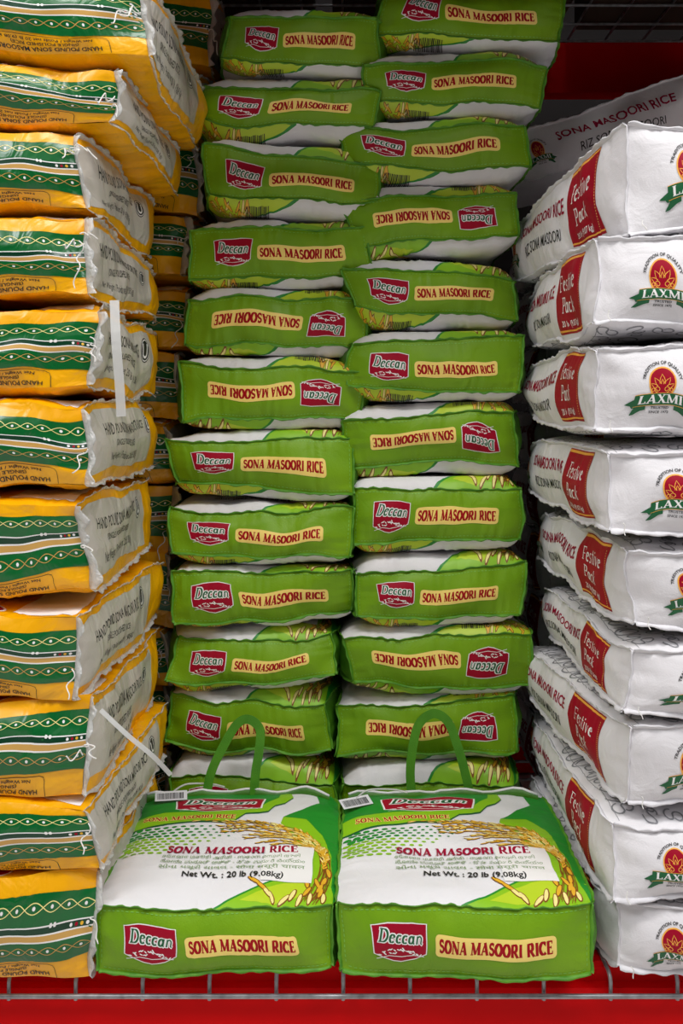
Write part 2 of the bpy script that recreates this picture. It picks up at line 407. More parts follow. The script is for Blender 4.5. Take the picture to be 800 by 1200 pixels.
class Bag:
    """a filled sack as six gridded panels; every panel point is a smooth function of a point on a cube's surface"""
    def __init__(s, W, L, H, T, seed, A, B, Cg, flip=False, wr=1.0, low=0.003, corner=0.007, round_=1.0, sag=0.0, nom=None, hump=0.012, bkh=0.10, pw=7, pa=5):
        s.bkh = bkh; s.pw = pw; s.pa = pa
        s.W, s.L, s.H, s.T, s.seed = W, L, H, T, seed
        s.A, s.B, s.Cg = np.array(A), np.array(B), np.array(Cg); s.flip = flip; s.wr = wr; s.low = low
        s.n1 = Noise(seed, 5, 0.17); s.n2 = Noise(seed+7, 5, 0.06)
        rr = np.random.RandomState(seed+3); s.rr = rr; s.round_ = round_; s.sag = sag
        s.cor = rr.uniform(-1, 1, (2, 2, 3))*corner; s.wp = rr.uniform(0, 6.28, 24)
        s.nom = nom or (W, L, H); s.hump = hump; s.g = {}
    def shape(s, a, b, c):
        W, L, H, T = s.W, s.L, s.H, s.T
        fr = ((1-b)/2)**10; bk = ((1+b)/2)**10
        h = H/2 + (T-H)/2*(1-np.abs(a)**s.pa)*(1-np.abs(b)**s.pw)
        bq = np.clip((1+b)/2, 0, 1)**4; h = h*(1-s.bkh*s.round_*bq)
        z = c*h
        x = W/2*a*(1-0.035*s.round_*np.abs(b)**9) + 0.010*s.round_*np.sign(a)*np.abs(a)**3*(1-b**6)*(1-c**2)
        y = L*(b+1)/2 - s.hump*(1-np.abs(a)**3)*(1-c**2)*fr + 0.014*(1-np.abs(a)**3)*(1-c**2)*bk
        y = y + 0.008*s.round_*np.abs(a)**7*fr - 0.02*s.round_*np.abs(a)**7*bk
        P = np.stack([x, y, z], -1)
        Pn = np.stack([a*W/2, (b+1)*L/2, c*H*0.7], -1)
        P = P + s.n1(Pn)*s.low*np.array([0.8, 0.8, 1.0]) + s.n2(Pn)*0.0012*s.wr
        ua, uc = (a+1)/2, (c+1)/2
        cw = ((1-ua)**2.5)[..., None]; cw2 = (ua**2.5)[..., None]; v0 = (1-uc)[..., None]; v1 = uc[..., None]
        P = P + fr[..., None]*(cw*(v0*s.cor[0, 0]+v1*s.cor[0, 1])+cw2*(v0*s.cor[1, 0]+v1*s.cor[1, 1]))
        P[..., 2] -= s.sag*fr*(1-(a)**2)
        return P
    def wrinkle(s, u, v, w, h, k):
        """tucks that run away from the sewn edges; u, v in metres from the panel's corner"""
        out = np.zeros_like(u); q = s.wp
        for e, (d, al) in enumerate(((v, u), (h-v, u), (u, v), (w-u, v))):
            d = np.maximum(d, 0); sg = 0.011+0.004*math.sin(q[(e+k) % 24])
            g = (d/sg)*np.exp(1-d/sg)
            ph = al*2*PI/0.024 + 2.2*np.sin(al*2*PI/0.075+q[(e*3+k) % 24]) + q[(e*5+k+1) % 24] + d*35*math.sin(q[(e+2*k) % 24])
            am = 0.6+0.4*np.sin(al*2*PI/0.11+q[(e+4+k) % 24])
            out += g*np.sin(ph)*am
        return out*0.0013*s.wr
    def panel(s, name):
        if name in s.g: return s.g[name]
        W, L, H = s.nom
        A, B, Cg = s.A, s.B, s.Cg
        if name == 'front': gu, gv = A, Cg; f = lambda u, v: (u, -np.ones_like(u), v); nrm = (0,-1,0); w, h = W, H; flipw = False
        elif name == 'back': gu, gv = A, Cg; f = lambda u, v: (u, np.ones_like(u), v); nrm = (0,1,0); w, h = W, H; flipw = True
        elif name == 'top': gu, gv = A, B; f = lambda u, v: (u, v, np.ones_like(u)); nrm = (0,0,1); w, h = W, L; flipw = False
        elif name == 'bottom': gu, gv = A, B; f = lambda u, v: (u, v, -np.ones_like(u)); nrm = (0,0,-1); w, h = W, L; flipw = True
        elif name == 'right': gu, gv = B, Cg; f = lambda u, v: (np.ones_like(u), u, v); nrm = (1,0,0); w, h = L, H; flipw = False
        elif name == 'left': gu, gv = -B[::-1], Cg; f = lambda u, v: (-np.ones_like(u), -u, v); nrm = (-1,0,0); w, h = L, H; flipw = False
        U, V = np.meshgrid(gu, gv, indexing='ij')
        P = s.shape(*f(U, V))
        k = ('front','back','top','bottom','left','right').index(name)
        P = P + (s.wrinkle((U+1)/2*w, (V+1)/2*h, w, h, k)*(0.6 if name == 'back' else 1))[..., None]*np.array(nrm)
        if name in ('top', 'bottom'):
            lim = s.T/2
            P[..., 2] = np.clip(P[..., 2], -lim, lim)
        if s.flip: P = P*np.array([-1, 1, -1])
        P = P + np.array([0, 0, s.T/2])
        du = np.gradient(P, axis=0); dv = np.gradient(P, axis=1)
        Nn = np.cross(du, dv); Nn /= np.linalg.norm(Nn, axis=2, keepdims=True)+1e-12
        if flipw: Nn = -Nn
        s.g[name] = (P, Nn, (gu+1)/2*w, (gv+1)/2*h, flipw)
        return s.g[name]
    def body(s, names, mats, obname, parent):
        V = []; Fc = []; mi = []; off = 0; ml = []
        for nme, m in zip(names, mats):
            P, _, gu, gv, fl = s.panel(nme); nu, nv = P.shape[:2]
            idx = (np.arange(nu*nv).reshape(nu, nv)+off)
            q = np.stack([idx[:-1, :-1], idx[1:, :-1], idx[1:, 1:], idx[:-1, 1:]], -1).reshape(-1, 4)
            if fl: q = q[:, ::-1]
            if m not in ml: ml.append(m)
            mi += [ml.index(m)]*len(q)
            V.append(P.reshape(-1, 3)); Fc += q.tolist(); off += nu*nv
        return mesh_obj(obname, np.concatenate(V), Fc, ml, parent, mi)
    def decal(s, pname, dc, obname, parent, lift=0.0006, step=0.00012):
        if not dc['faces']: return None
        P, Nn, gu, gv, fl = s.panel(pname); uv = dc['uv']
        i = np.clip(np.searchsorted(gu, uv[:, 0], side='right')-1, 0, len(gu)-2)
        j = np.clip(np.searchsorted(gv, uv[:, 1], side='right')-1, 0, len(gv)-2)
        tu = ((uv[:, 0]-gu[i])/(gu[i+1]-gu[i]))[:, None]; tv = ((uv[:, 1]-gv[j])/(gv[j+1]-gv[j]))[:, None]
        tu = np.clip(tu, 0, 1); tv = np.clip(tv, 0, 1)
        def bl(X): return X[i, j]*(1-tu)*(1-tv)+X[i+1, j]*tu*(1-tv)+X[i, j+1]*(1-tu)*tv+X[i+1, j+1]*tu*tv
        Q = bl(P)+bl(Nn)*(lift+step*(dc['lay']-1))[:, None]
        fc = dc['faces'] if not fl else [f[::-1] for f in dc['faces']]
        return mesh_obj(obname, Q, fc, [M[m] for m in dc['mats']], parent, dc['mi'])
    def edge(s, which):
        """position along one of the cube's edges and its outward direction"""
        A, B, Cg = s.A, s.B, s.Cg; o = lambda x, v: np.full_like(x, v)
        E = {'ft': (A, o(A,-1), o(A,1), (0,-.75,.65)), 'fb': (A, o(A,-1), o(A,-1), (0,-.75,-.65)),
             'fl': (o(Cg,-1), o(Cg,-1), Cg, (-.8,-.6,0)), 'fr': (o(Cg,1), o(Cg,-1), Cg, (.8,-.6,0)),
             'tl': (o(B,-1), B, o(B,1), (-.8,0,.6)), 'tr': (o(B,1), B, o(B,1), (.8,0,.6)),
             'bl': (o(B,-1), B, o(B,-1), (-.8,0,-.6)), 'br': (o(B,1), B, o(B,-1), (.8,0,-.6))}[which]
        P = s.shape(E[0], E[1], E[2]); lim = s.T/2
        P[..., 2] = np.clip(P[..., 2], -lim, lim)
        return P, np.array(E[3], float)
    def piping(s, edges, m, obname, parent, wd=0.005, th=0.0013, ruff=0.0012, var=0.3):
        V = []; Fc = []; off = 0
        for e in edges:
            P, d = s.edge(e); d = d/np.linalg.norm(d); n = len(P)
            t = np.gradient(P, axis=0); t /= np.linalg.norm(t, axis=1, keepdims=True)+1e-12
            perp = np.cross(t, d); perp /= np.linalg.norm(perp, axis=1, keepdims=True)+1e-12
            sl = np.concatenate([[0], np.cumsum(np.linalg.norm(np.diff(P, axis=0), axis=1))])
            q = s.rr.uniform(0, 6.28, 4)
            rf = ruff*(np.sin(sl*2*PI/0.031+2*np.sin(sl*2*PI/0.11+q[0])+q[1])+0.35*np.sin(sl*2*PI/0.019+q[2]))
            ww = wd*(1+var*np.sin(sl*2*PI/0.09+q[3])*np.sin(sl*2*PI/0.04+q[0]))
            tip = P+d*ww[:, None]+perp*rf[:, None]; root = P-d*0.002
            mid = P+d*(ww*0.5)[:, None]+perp*(rf*0.4)[:, None]
            pr = perp*th/2
            ring = np.stack([root-pr, mid-pr*1.2, tip-pr, tip+pr, mid+pr*1.2, root+pr], 1)
            if s.flip: ring = ring*np.array([-1, 1, -1])
            ring = ring+np.array([0, 0, s.T/2])
            V.append(ring.reshape(-1, 3)); m6 = 6
            for i in range(n-1):
                for k in range(m6):
                    Fc.append((off+i*m6+k, off+i*m6+(k+1) % m6, off+(i+1)*m6+(k+1) % m6, off+(i+1)*m6+k))
            Fc.append(tuple(off+k for k in range(m6))); Fc.append(tuple(off+(n-1)*m6+k for k in range(m6)))
            off += n*m6
        return mesh_obj(obname, np.concatenate(V), Fc, m, parent)
    def pt(s, pname, u, v, lift=0.0):
        P, Nn, gu, gv, fl = s.panel(pname)
        i = int(np.clip(np.searchsorted(gu, u)-1, 0, len(gu)-1)); j = int(np.clip(np.searchsorted(gv, v)-1, 0, len(gv)-1))
        return Vector(P[i, j]+Nn[i, j]*lift)
def lines(n): return np.linspace(-1, 1, n+1)
def blines(L, dense, step, rest):
    d = np.arange(0, dense+1e-6, step); r = np.linspace(dense, L, rest+1)[1:]
    return np.concatenate([d, r])/L*2-1

# ------------------------------------------------------------------ artwork: green bags
GW, GLn, GH = 0.32, 0.40, 0.085
def badge_art(lettered=True):
    a = Art()   # 0.07 x 0.046, lower left at 0,0
    sh = lambda o: [(-o,.045+o*.6),(.02,.0475+o),(.05,.0475+o),(.07+o,.045+o*.6),(.068+o,.008-o*.6),(.055,.002-o),(.044,-.0005-o),(.036,-.002-o),(.026,-.0005-o),(.014,.004-o),(.002-o,.009-o*.5)]
    a.poly(sh(.0014), 'wprint', 1); a.poly(sh(0), 'red', 2)
    wp = lambda t, X, Y: (.006+X*1.0, .022+Y*(1-.12*t)+.003-.004*t)
    a.serif('Deccan', 0, 0, .058, .018, 'wprint', 3, ext=.075, shear=.18, bold=1.1, warp=wp)
    a.serif('Deccan', 0, 0, .058, .018, 'pdg', 4, shear=.18, bold=.85, warp=wp)
    r = random.Random(4)
    for k in range(26):
        t = k/25; x = .008+.052*t+r.uniform(-.002, .002); y = .006+.012*math.sin(PI*(t*.9+.1))*r.uniform(.2, 1)
        a.ell(x, y, .0024, .0009, 'wprint', 3, r.uniform(-60, 50), 6)
    a.stroke([(.004,.002),(.02,.006),(.036,.004),(.052,.006),(.066,.004)], .0009, 'wprint', 3)
    return a
BADGE = badge_art()
def green_front():
    b = Art(); b.add(BADGE, lambda x, y: (.038+x*.98, .021+y*.95))
    p = Art(); p.rrect(.118, .026, .273, .0535, .006, 'cream', 1)
    p.serif('SONA MASOORI RICE', .1230, .0318, .145, .0162, 'redt', 2, bold=1.45)
    st = Art()
    for i in range(48):
        x = .008+i*.0064
        st.rect(x, .0045, x+.0036, .0055, 'stitch'); st.rect(x, GH-.0055, x+.0036, GH-.0045, 'stitch')
    for i in range(11):
        y = .010+i*.0064
        for x in (.0045, GW-.0055): st.rect(x, y, x+.001, y+.0036, 'stitch')
    return b, p, st
def wheat(a, lay, n=15, seed=2):
    r = random.Random(seed)
    for k in range(n):
        t = k/(n-1)
        x0, y0 = .274+.028*r.random(), .004+.012*r.random()
        x2, y2 = .118+.13*t**1.2+r.uniform(-.012, .012), .250-.100*t+r.uniform(-.006, .006)
        if k % 3 == 1: x2 += .035
        x1, y1 = .344-.012*t, .262-.090*t
        pts = []
        for i in range(31):
            u = i/30; pts.append(((1-u)**2*x0+2*u*(1-u)*x1+u*u*x2, (1-u)**2*y0+2*u*(1-u)*y1+u*u*y2))
        a.stroke(pts, .0011, 'brown', lay)
        for i in range(9 if k % 2 else 14, 31):
            dx, dy = pts[i][0]-pts[i-1][0], pts[i][1]-pts[i-1][1]; an = math.degrees(math.atan2(dy, dx))
            for sd in (-1, 1):
                if r.random() < .25: continue
                aa = an+sd*r.uniform(8, 22); L_ = r.uniform(.0055, .0085)
                cx = pts[i][0]+math.cos(R(aa))*L_*.8; cy = pts[i][1]+math.sin(R(aa))*L_*.8
                a.ell(cx, cy, L_, .0019, 'brown', lay+1, aa, 8); a.ell(cx-.0002, cy+.0004, L_*.85, .0012, r.choice(['gold','gold','pale']), lay+2, aa, 8)
    for (cx, cy, an) in ((.218,.038,-52),(.226,.026,-60),(.208,.050,-45),(.234,.016,-68),(.262,.022,75),(.272,.012,85),(.280,.03,70),(.286,.015,95),(.252,.012,60),(.292,.052,105),(.298,.03,85),(.304,.018,100),(.279,.05,95),(.296,.04,75),(.30,.06,80),(.305,.085,95)):
        a.ell(cx, cy, .0135, .0040, 'brown', lay+1, an, 10); a.ell(cx-.0003, cy+.0004, .0112, .0026, 'pale' if cy < .03 else 'gold', lay+2, an, 10)
def green_top():
    a = Art()
    # right-hand green field with a darker rim, lime swoosh along the front
    rt = [(.282,.40),(.290,.33),(.262,.29),(.236,.262),(.232,.24),(.255,.19),(.268,.13),(.262,.085),(.245,.060),(.215,.038),(.185,.018),(.155,0),(.32,0),(.32,.40)]
    a.poly(rt, 'plg', 1)
    a.stroke([(.155,0),(.185,.018),(.215,.038),(.245,.060),(.262,.085),(.268,.13)], .003, 'pg', 2)
    a.poly([(.282,.40),(.290,.33),(.262,.29),(.236,.262),(.27,.255),(.296,.21),(.308,.14),(.310,.05),(.32,.0),(.32,.40)], 'pg', 2)
    a.poly([(.19,.012),(.225,.034),(.25,.048),(.28,.055),(.285,.025),(.24,.004)], 'pyg', 2)
    # header: green cloud with a dark outline, wavy border
    hd = [(0,.40),(0,.226),(.03,.238),(.06,.244),(.10,.245),(.14,.243),(.160,.250),(.168,.262),(.176,.276),(.195,.280),(.210,.288),(.216,.303),(.222,.316),(.236,.326),(.246,.35),(.24,.40)]
    a.poly([(x, y-.005) if y < .39 else (x, y) for x, y in hd], 'pdg', 2)
    a.poly(hd, 'plg', 3)
    a.poly([(0,.40),(0,.272),(.05,.288),(.12,.286),(.17,.296),(.2,.308),(.21,.33),(.225,.35),(.23,.40)], 'pg', 4)
    bf = lambda x, y: (.062+x*2.0, .290+y*1.15)
    a.add(BADGE, bf, 4)
    a.serif('SONA MASOORI RICE', .02, .255, .14, .0145, 'cream', 5, ext=.08)
    a.serif('SONA MASOORI RICE', .02, .255, .14, .0145, 'redt', 6)
    # halftone dots
    for j in range(10):
        for i in range(17):
            x = .008+i*.0128+(.0064 if j % 2 else 0); y = .226-j*.0107
            rr = .0066*(1-.060*i)*(1-.03*abs(j-4))
            if rr < .0008 or i > 15-j*1.15: continue
            a.ell(x, y, rr, rr*.80, 'plg' if j > 3 else 'pg', 1, 0, 10)
    wheat(a, 4)
    a.rect(.215, .050, .284, .152, 'wprint', 8)
    a.serif('SONA MASOORI RICE', .076, .130, .186, .021, 'magenta', 9, bold=1.2)
    for k, (t, xx, ww) in enumerate((('சோனா மசூரி அரிசி - സോന മസൂരി അരി', .073, .192), ('ಸೋನಾ ಮಸೂರಿ ಅಕ್ಕಿ - సోనా మసూరి బియ్యం', .073, .20), ('સોના મસૂરી ચાવલ - सोना मसूरी चावल', .073, .20))):
        a.sans(t, xx, .1140-.0160*k, ww, .0092, 'sage', 9, 0.004)
    a.sans('Net Wt. : 20 lb (9.08kg)', .108, .0595, .138, .0135, 'black', 9, 0.022)
    return a
def green_bottom():
    a = Art()
    a.poly([(0,0),(.17,0),(.13,.012),(.06,.03),(.03,.06),(0,.08)], 'pyg', 1)
    a.stroke([(.17,0),(.13,.012),(.06,.03),(.03,.06),(0,.08)], .003, 'pg', 2)
    r = random.Random(5)
    for k in range(46):
        x, y = r.uniform(.004, .085), r.uniform(.002, .05)
        if x*.6+y > .07: continue
        an = r.uniform(20, 120); a.ell(x, y, .0085, .0026, 'brown', 3, an, 8); a.ell(x, y, .0068, .0017, r.choice(['gold', 'pale']), 4, an, 8)
    x = .072
    while x < .118:
        wd = r.choice([.0007, .0012, .0018]); a.rect(x, .006, x+wd, .035, 'black', 5); x += wd+r.choice([.0008, .0013])
    for k in range(4): a.sans('0 89125 27120 4', .076, .04+k*.0, .04, .004, 'black', 5); break
    return a
A_G = lines(64); B_G = blines(GLn, .12, .006, 14); B_GF = lines(76); C_G = lines(17)
U_G = (A_G+1)/2*GW; V_G = (C_G+1)/2*GH
gb, gp, gs = green_front()
D_BADGE, D_PLATE, D_STITCH = cut(gb, U_G, V_G), cut(gp, U_G, V_G), cut(gs, U_G, V_G)
gt, gbt = green_top(), green_bottom()
D_TOP = cut(gt, U_G, (B_GF+1)/2*GLn); D_TOPS = cut(gt, U_G, (B_G+1)/2*GLn, .125); D_BOT = cut(gbt, U_G, (B_G+1)/2*GLn)

def green_bag(X, Y, zb, W, H, T, seed, flip, yaw, roll, label, group, full=False, L=GLn, sag=0.0, low=.003, corner=.008, pitch=0):
    e = empty('rice_bag', (X, Y, zb), (R(pitch), R(roll), R(yaw)), label, 'rice bag', group)
    b = Bag(W, L, H, T, seed, A_G, B_GF if full else B_G, C_G, flip, wr=0.8 if full else 1.15, low=low, corner=corner, sag=sag, nom=(GW, GLn, GH), pw=22 if not full else 8, pa=7 if not full else 5)
    b.body(['top', 'bottom'], [M['white'], M['white']], 'bag_body', e)
    b.body(['left', 'right', 'back'], [M['green_d']]*3, 'side_gusset', e)
    b.body(['front'], [M['green']], 'end_gusset', e)
    b.decal('front', D_BADGE, 'logo_badge', e); b.decal('front', D_PLATE, 'name_plate', e); b.decal('front', D_STITCH, 'stitching', e)
    b.decal('top', D_TOP if full else D_TOPS, 'printed_artwork', e)
    if not full: b.decal('bottom', D_BOT, 'back_print', e)
    b.piping(['ft', 'fb', 'fl', 'fr'] + (['tl', 'tr', 'bl', 'br']), M['seam'], 'seam_piping', e, wd=.0042)
    return e, b

ORD = ['topmost', 'second from the top', 'third from the top', 'fourth from the top', 'fifth from the top', 'sixth from the top', 'seventh from the top',
       'eighth from the top', 'ninth from the top', 'tenth from the top', 'eleventh from the top', 'bottommost']
DS = 1.655
# centre row of the gusset, left and right end, gusset height in px; roll; flip
LEFT = [(46,255,450,56,3.0,0,.004),(122,230,450,54,2.5,0,0),(209,238,448,60,3.5,0,.003),(299,220,443,64,0.5,0,0),(375,212,434,54,2.0,1,0),(458,203,430,60,1.0,1,0),
        (549,197,424,58,0.5,0,0),(627,195,415,60,1.5,0,0),(700,200,421,62,0.8,0,0),(770,196,398,58,-3.0,0,.006),(851,191,396,62,-1.2,0,.003),(931,196,398,56,0,0,0)]
RIGHT = [(17,440,661,66,2.0,0,0),(94,424,636,52,2.5,0,0),(174,394,617,54,0.5,0,0),(255,402,608,60,-2.5,1,0),(347,404,611,58,2.0,0,0),(428,405,617,64,-0.3,0,.002),
         (514,401,614,62,-0.5,1,.003),(604,405,617,64,-0.5,0,0),(694,412,623,58,-1.5,0,.004),(775,398,628,60,0,1,0),(858,399,614,62,-1.5,1,.004),(934,398,612,56,0,0,0)]
def stack_green(rows, side, seed0):
    cs = [zof(r[0], DS) for r in rows]
    bnd = [cs[0]+(cs[0]-cs[1])/2] + [(cs[i]+cs[i+1])/2 for i in range(len(cs)-1)] + [0.0]
    for i, (py, xl, xr, hp, roll, fl, sag) in enumerate(rows):
        zt, zb = bnd[i], bnd[i+1]; T = zt-zb-.0015
        xm = xof((xl+xr)/2, DS); W = (xr-xl)*DS/F*.985; H = min(hp*DS/F-.012, T-.028)
        up = 'printed upside down' if fl else 'printed upright'
        lab = 'green rice bag %s, %s in the %s green stack' % (up, ORD[i], side)
        rr = random.Random(seed0+i)
        green_bag(xm, DS+rr.uniform(-.006, .008), zb+.0007, W, H, T, seed0+i*11, bool(fl), rr.uniform(-1.2, 1.2), roll*.8, lab, 'green rice bags in the %s stack' % side, sag=sag, low=.0045, corner=.012)
stack_green(LEFT, 'left', 100); stack_green(RIGHT, 'right', 500)

# the two front bags lying flat, with carrying handles, hem and price tag
def hem_and_handle(e, b, pts, hx0, hx1):
    # far-end hem: a dark green band with a white welt standing behind the print
    Lp = [b.pt('top', GW*(.03+.94*i/24), GLn*.985) for i in range(25)]
    ruff = random.Random(b.seed)
    V = []; Fc = []
    for i, p in enumerate(Lp):
        t = i/24; zz = .024+.003*math.sin(i*.9+b.seed); oy = .003*math.sin(i*.7)
        base = Vector((p.x, p.y-.012, p.z-.012))
        for dy, dz in ((0,0),(-.004+oy,zz*.6),(-.002+oy,zz),(.001+oy,zz),(.003,0)): V.append(base+Vector((0,dy,dz)))
    for i in range(24):
        for k in range(4): Fc.append((i*5+k, (i+1)*5+k, (i+1)*5+k+1, i*5+k+1))
    h = mesh_obj('hem', V, Fc, M['green_d'], e)
    V, Fc = tube_vf([Vector(V[i*5+2])+Vector((0,.0015,0)) for i in range(25)], .0022, 6)
    mesh_obj('hem_welt', V, Fc, M['white'], h)
    inv = Matrix.Translation(e.location).inverted()
    V, Fc = tube_vf([inv @ Vector(p) for p in catmull(pts, 8)], 0, flat=(.0150, .0018, (.12, -1, .1)))
    hd = mesh_obj('handle', V, Fc, M['handle'], e, smooth=False)
FD = 1.25
e1, b1 = green_bag(xof(253, FD), FD, 0.0008, .322, .082, .112, 900, False, .6, 0.0, 'large green and white rice bag lying flat at front, left of the pair', 'green rice bags lying flat at the front', True, L=.375, low=.0022, corner=.004)
e2, b2 = green_bag(xof(548, 1.242), 1.242, 0.0008, .333, .088, .115, 931, False, -1.5, -1.2, 'large green and white rice bag lying flat at front, right of the pair', 'green rice bags lying flat at the front', True, L=.375, low=.0022, corner=.004)
hem_and_handle(e1, b1, [at(244,935,1.60), at(250,905,1.605), at(264,875,1.612), at(280,849,1.617), at(294,843,1.618), at(307,855,1.618), at(306,880,1.612), at(302,905,1.605), at(300,935,1.60)], 0, 0)
hem_and_handle(e2, b2, [at(478,938,1.60), at(476,905,1.605), at(480,872,1.61), at(488,847,1.617), at(505,836,1.618), at(521,846,1.618), at(531,872,1.612), at(540,905,1.605), at(546,938,1.60)], 0, 0)
def price_tag(e, b, u, v, ang, label):
    p = b.pt('top', u, v, .004)
    a = Art(); a.rect(-.026,-.011,.026,.011,'tag',1); r = random.Random(8); x = -.022
    while x < .02:
        wd = r.choice([.0006,.001,.0015]); a.rect(x,-.008,x+wd,.006,'black',2); x += wd+r.choice([.0007,.0012])
    V = []; Fc = []; mi = []
    ca, sa = math.cos(R(ang)), math.sin(R(ang))
    for t, k, lay in a.T:
        f = []
        for q in t:
            f.append(len(V)); V.append((p.x+q[0]*ca-q[1]*sa, p.y+q[0]*sa+q[1]*ca*.9, p.z+lay*.0006+.002+(q[1]+.011)*.35))
        Fc.append(tuple(f)); mi.append(k)
    mesh_obj('price_tag', V, Fc, [M[m] for m in a.mats], e, mi, smooth=False)
    V, Fc = tube_vf(catmull([(p.x+.0, p.y+.008, p.z+.008), (p.x+.02, p.y+.028, p.z+.014), (p.x+.06, p.y+.032, p.z+.013), (p.x+.085, p.y+.026, p.z+.01)], 6), .0016, 6)
    mesh_obj('tag_tie', V, Fc, M['strap'], e)
price_tag(e1, b1, .055, .352, 8, '')
price_tag(e2, b2, .022, .33, 25, '')

# ------------------------------------------------------------------ artwork: yellow bags
YW, YL, YH = .34, .46, .105
def eyes(a, y, x0, x1, m='pale', lay=3, per=.0205, amp=.0042):
    n = int((x1-x0)/per*10); pts1 = []; pts2 = []
    for i in range(n+1):
        x = x0+(x1-x0)*i/n; s_ = math.sin(PI*(x1-x)/per)*amp
        pts1.append((x, y+s_)); pts2.append((x, y-s_))
    a.stroke(pts1, .0008, m, lay); a.stroke(pts2, .0008, m, lay)
    k = 0
    while x1-(k+.5)*per > x0: a.ell(x1-(k+.5)*per, y, .0018, .0018, 'wprint', lay, 0, 8); k += 1
def yellow_front():
    a = Art(); H = YH; x0, x1 = .0, YW
    a.rect(x0, .235*H, x1, .85*H, 'dgreen', 1)
    eyes(a, .745*H, x0, x1); eyes(a, .37*H, x0, x1, 'tan')
    a.rect(x0, .475*H, x1, .53*H, 'tan', 2); a.rect(x0, .46*H, x1, .475*H, 'wprint', 2); a.rect(x0, .53*H, x1, .545*H, 'wprint', 2)
    a.rect(x0, .545*H, x1, .60*H, 'dkg', 2); a.rect(x0, .60*H, x1, .612*H, 'wprint', 3)
    for k in range(6):
        x = x1-.05-k*.075
        a.ell(x, .606*H, .0022, .0022, 'wprint', 4, 0, 6); a.ell(x+.005, .606*H, .0022, .0022, 'wprint', 4, 0, 6)
    for k, m in enumerate(('wprint', 'gold', 'red', 'wprint')): a.ell(x1-.006-k*.006, .572*H, .0018, .0018, m, 4, 0, 8)
    t = Art()
    fl = lambda X, Y: (YW-.045-X, .205*H-Y)
    t.stroke([fl(.21,.0),fl(.008,.0),fl(.002,.002),fl(0,.006),fl(0,.021)], .0007, 'black', 2)
    for txt, yy, hh, wd, xo in (('HAND POUND SONA MASOORI RICE', .0165, .0052, .16, .010), ('(SINGLE POLISHED RICE)', .0110, .0036, .09, .04), ('Net Weight / Poids net 20 lb (9.08 Kg)', .0060, .0034, .13, .02)):
        t.sans(txt, 0, 0, wd, hh, 'black', 2, .015, warp=lambda tt, X, Y, yy=yy, xo=xo: fl(X+xo, yy+.0-Y*-1+0-.0 if False else yy-.0-Y*-1-.0032))
    return a, t
def yellow_side():
    a = Art(); H = YH
    a.poly([(.0,.10*H),(.03,.13*H),(.34,.13*H),(.35,.90*H),(.03,.93*H),(0,.86*H)], 'label', 1)
    a.sans('HAND POUND SONA MASOORI RICE', .045, .60*H, .215, .0165, 'black', 2, .012)
    a.sans('(SINGLE POLISHED RICE)', .085, .42*H, .115, .0095, 'black', 2, .012)
    a.sans('Net Weight / Poids net 20 lb (9.08 Kg)', .06, .23*H, .17, .0105, 'black', 2, .004)
    a.ell(.292, .66*H, .019, .0155, 'black', 2, 0, 20); a.ell(.292, .66*H, .0172, .0138, 'wprint', 3, 0, 20); a.ell(.292, .66*H, .0158, .0124, 'black', 4, 0, 20)
    a.stroke([(.284,.74*H)]+arc(.292,.63*H,.008,.005,180,360,8)+[(.30,.74*H)], .0032, 'wprint', 5)
    return a
def yellow_top():
    a = Art()
    a.poly([(.24,.02),(.33,.01),(.33,.12),(.25,.13)], 'wprint', 1)
    for k in range(7):
        an = 30+k*22; x, y = .285, .17
        a.stroke([(x,y),(x+.02*math.cos(R(an)),y+.03*math.sin(R(an))),(x+.04*math.cos(R(an-25)),y+.05*math.sin(R(an-25)))], [.006,.008,.001], 'pg', 1)
    a.ell(.18, .02, .05, .022, 'wprint', 1, 0, 20); a.ell(.18, .02, .047, .019, 'red', 2, 0, 20)
    a.stroke([(.145,.014),(.155,.03),(.163,.014),(.172,.026),(.18,.012),(.19,.028),(.198,.014),(.21,.024)], .003, 'wprint', 3)
    return a
A_Y = lines(60); B_Y = blines(YL, .40, .006, 6); C_Y = lines(20)
yf, yt = yellow_front()
UY, VY, BY = (A_Y+1)/2*YW, (C_Y+1)/2*YH, (B_Y+1)/2*YL
D_YF, D_YT, D_YS, D_YTOP = cut(yf, UY, VY), cut(yt, UY, VY), cut(yellow_side(), BY, VY), cut(yellow_top(), UY, BY)
def squiggle(rr, p, d, n=14, step=.006, curl=.004, r=.0009):
    pts = []; p = Vector(p); d = Vector(d).normalized()
    ph = rr.uniform(0, 6)
    side = d.cross(Vector((0, 1, .2))).normalized(); s2 = d.cross(side)
    for i in range(n):
        pts.append(p+d*step*i*.6+side*curl*math.sin(i*1.1+ph)+s2*curl*math.cos(i*.9+ph)+Vector((0, 0, -.00016*i*i)))
    return tube_vf(catmull(pts, 4), r, 5)
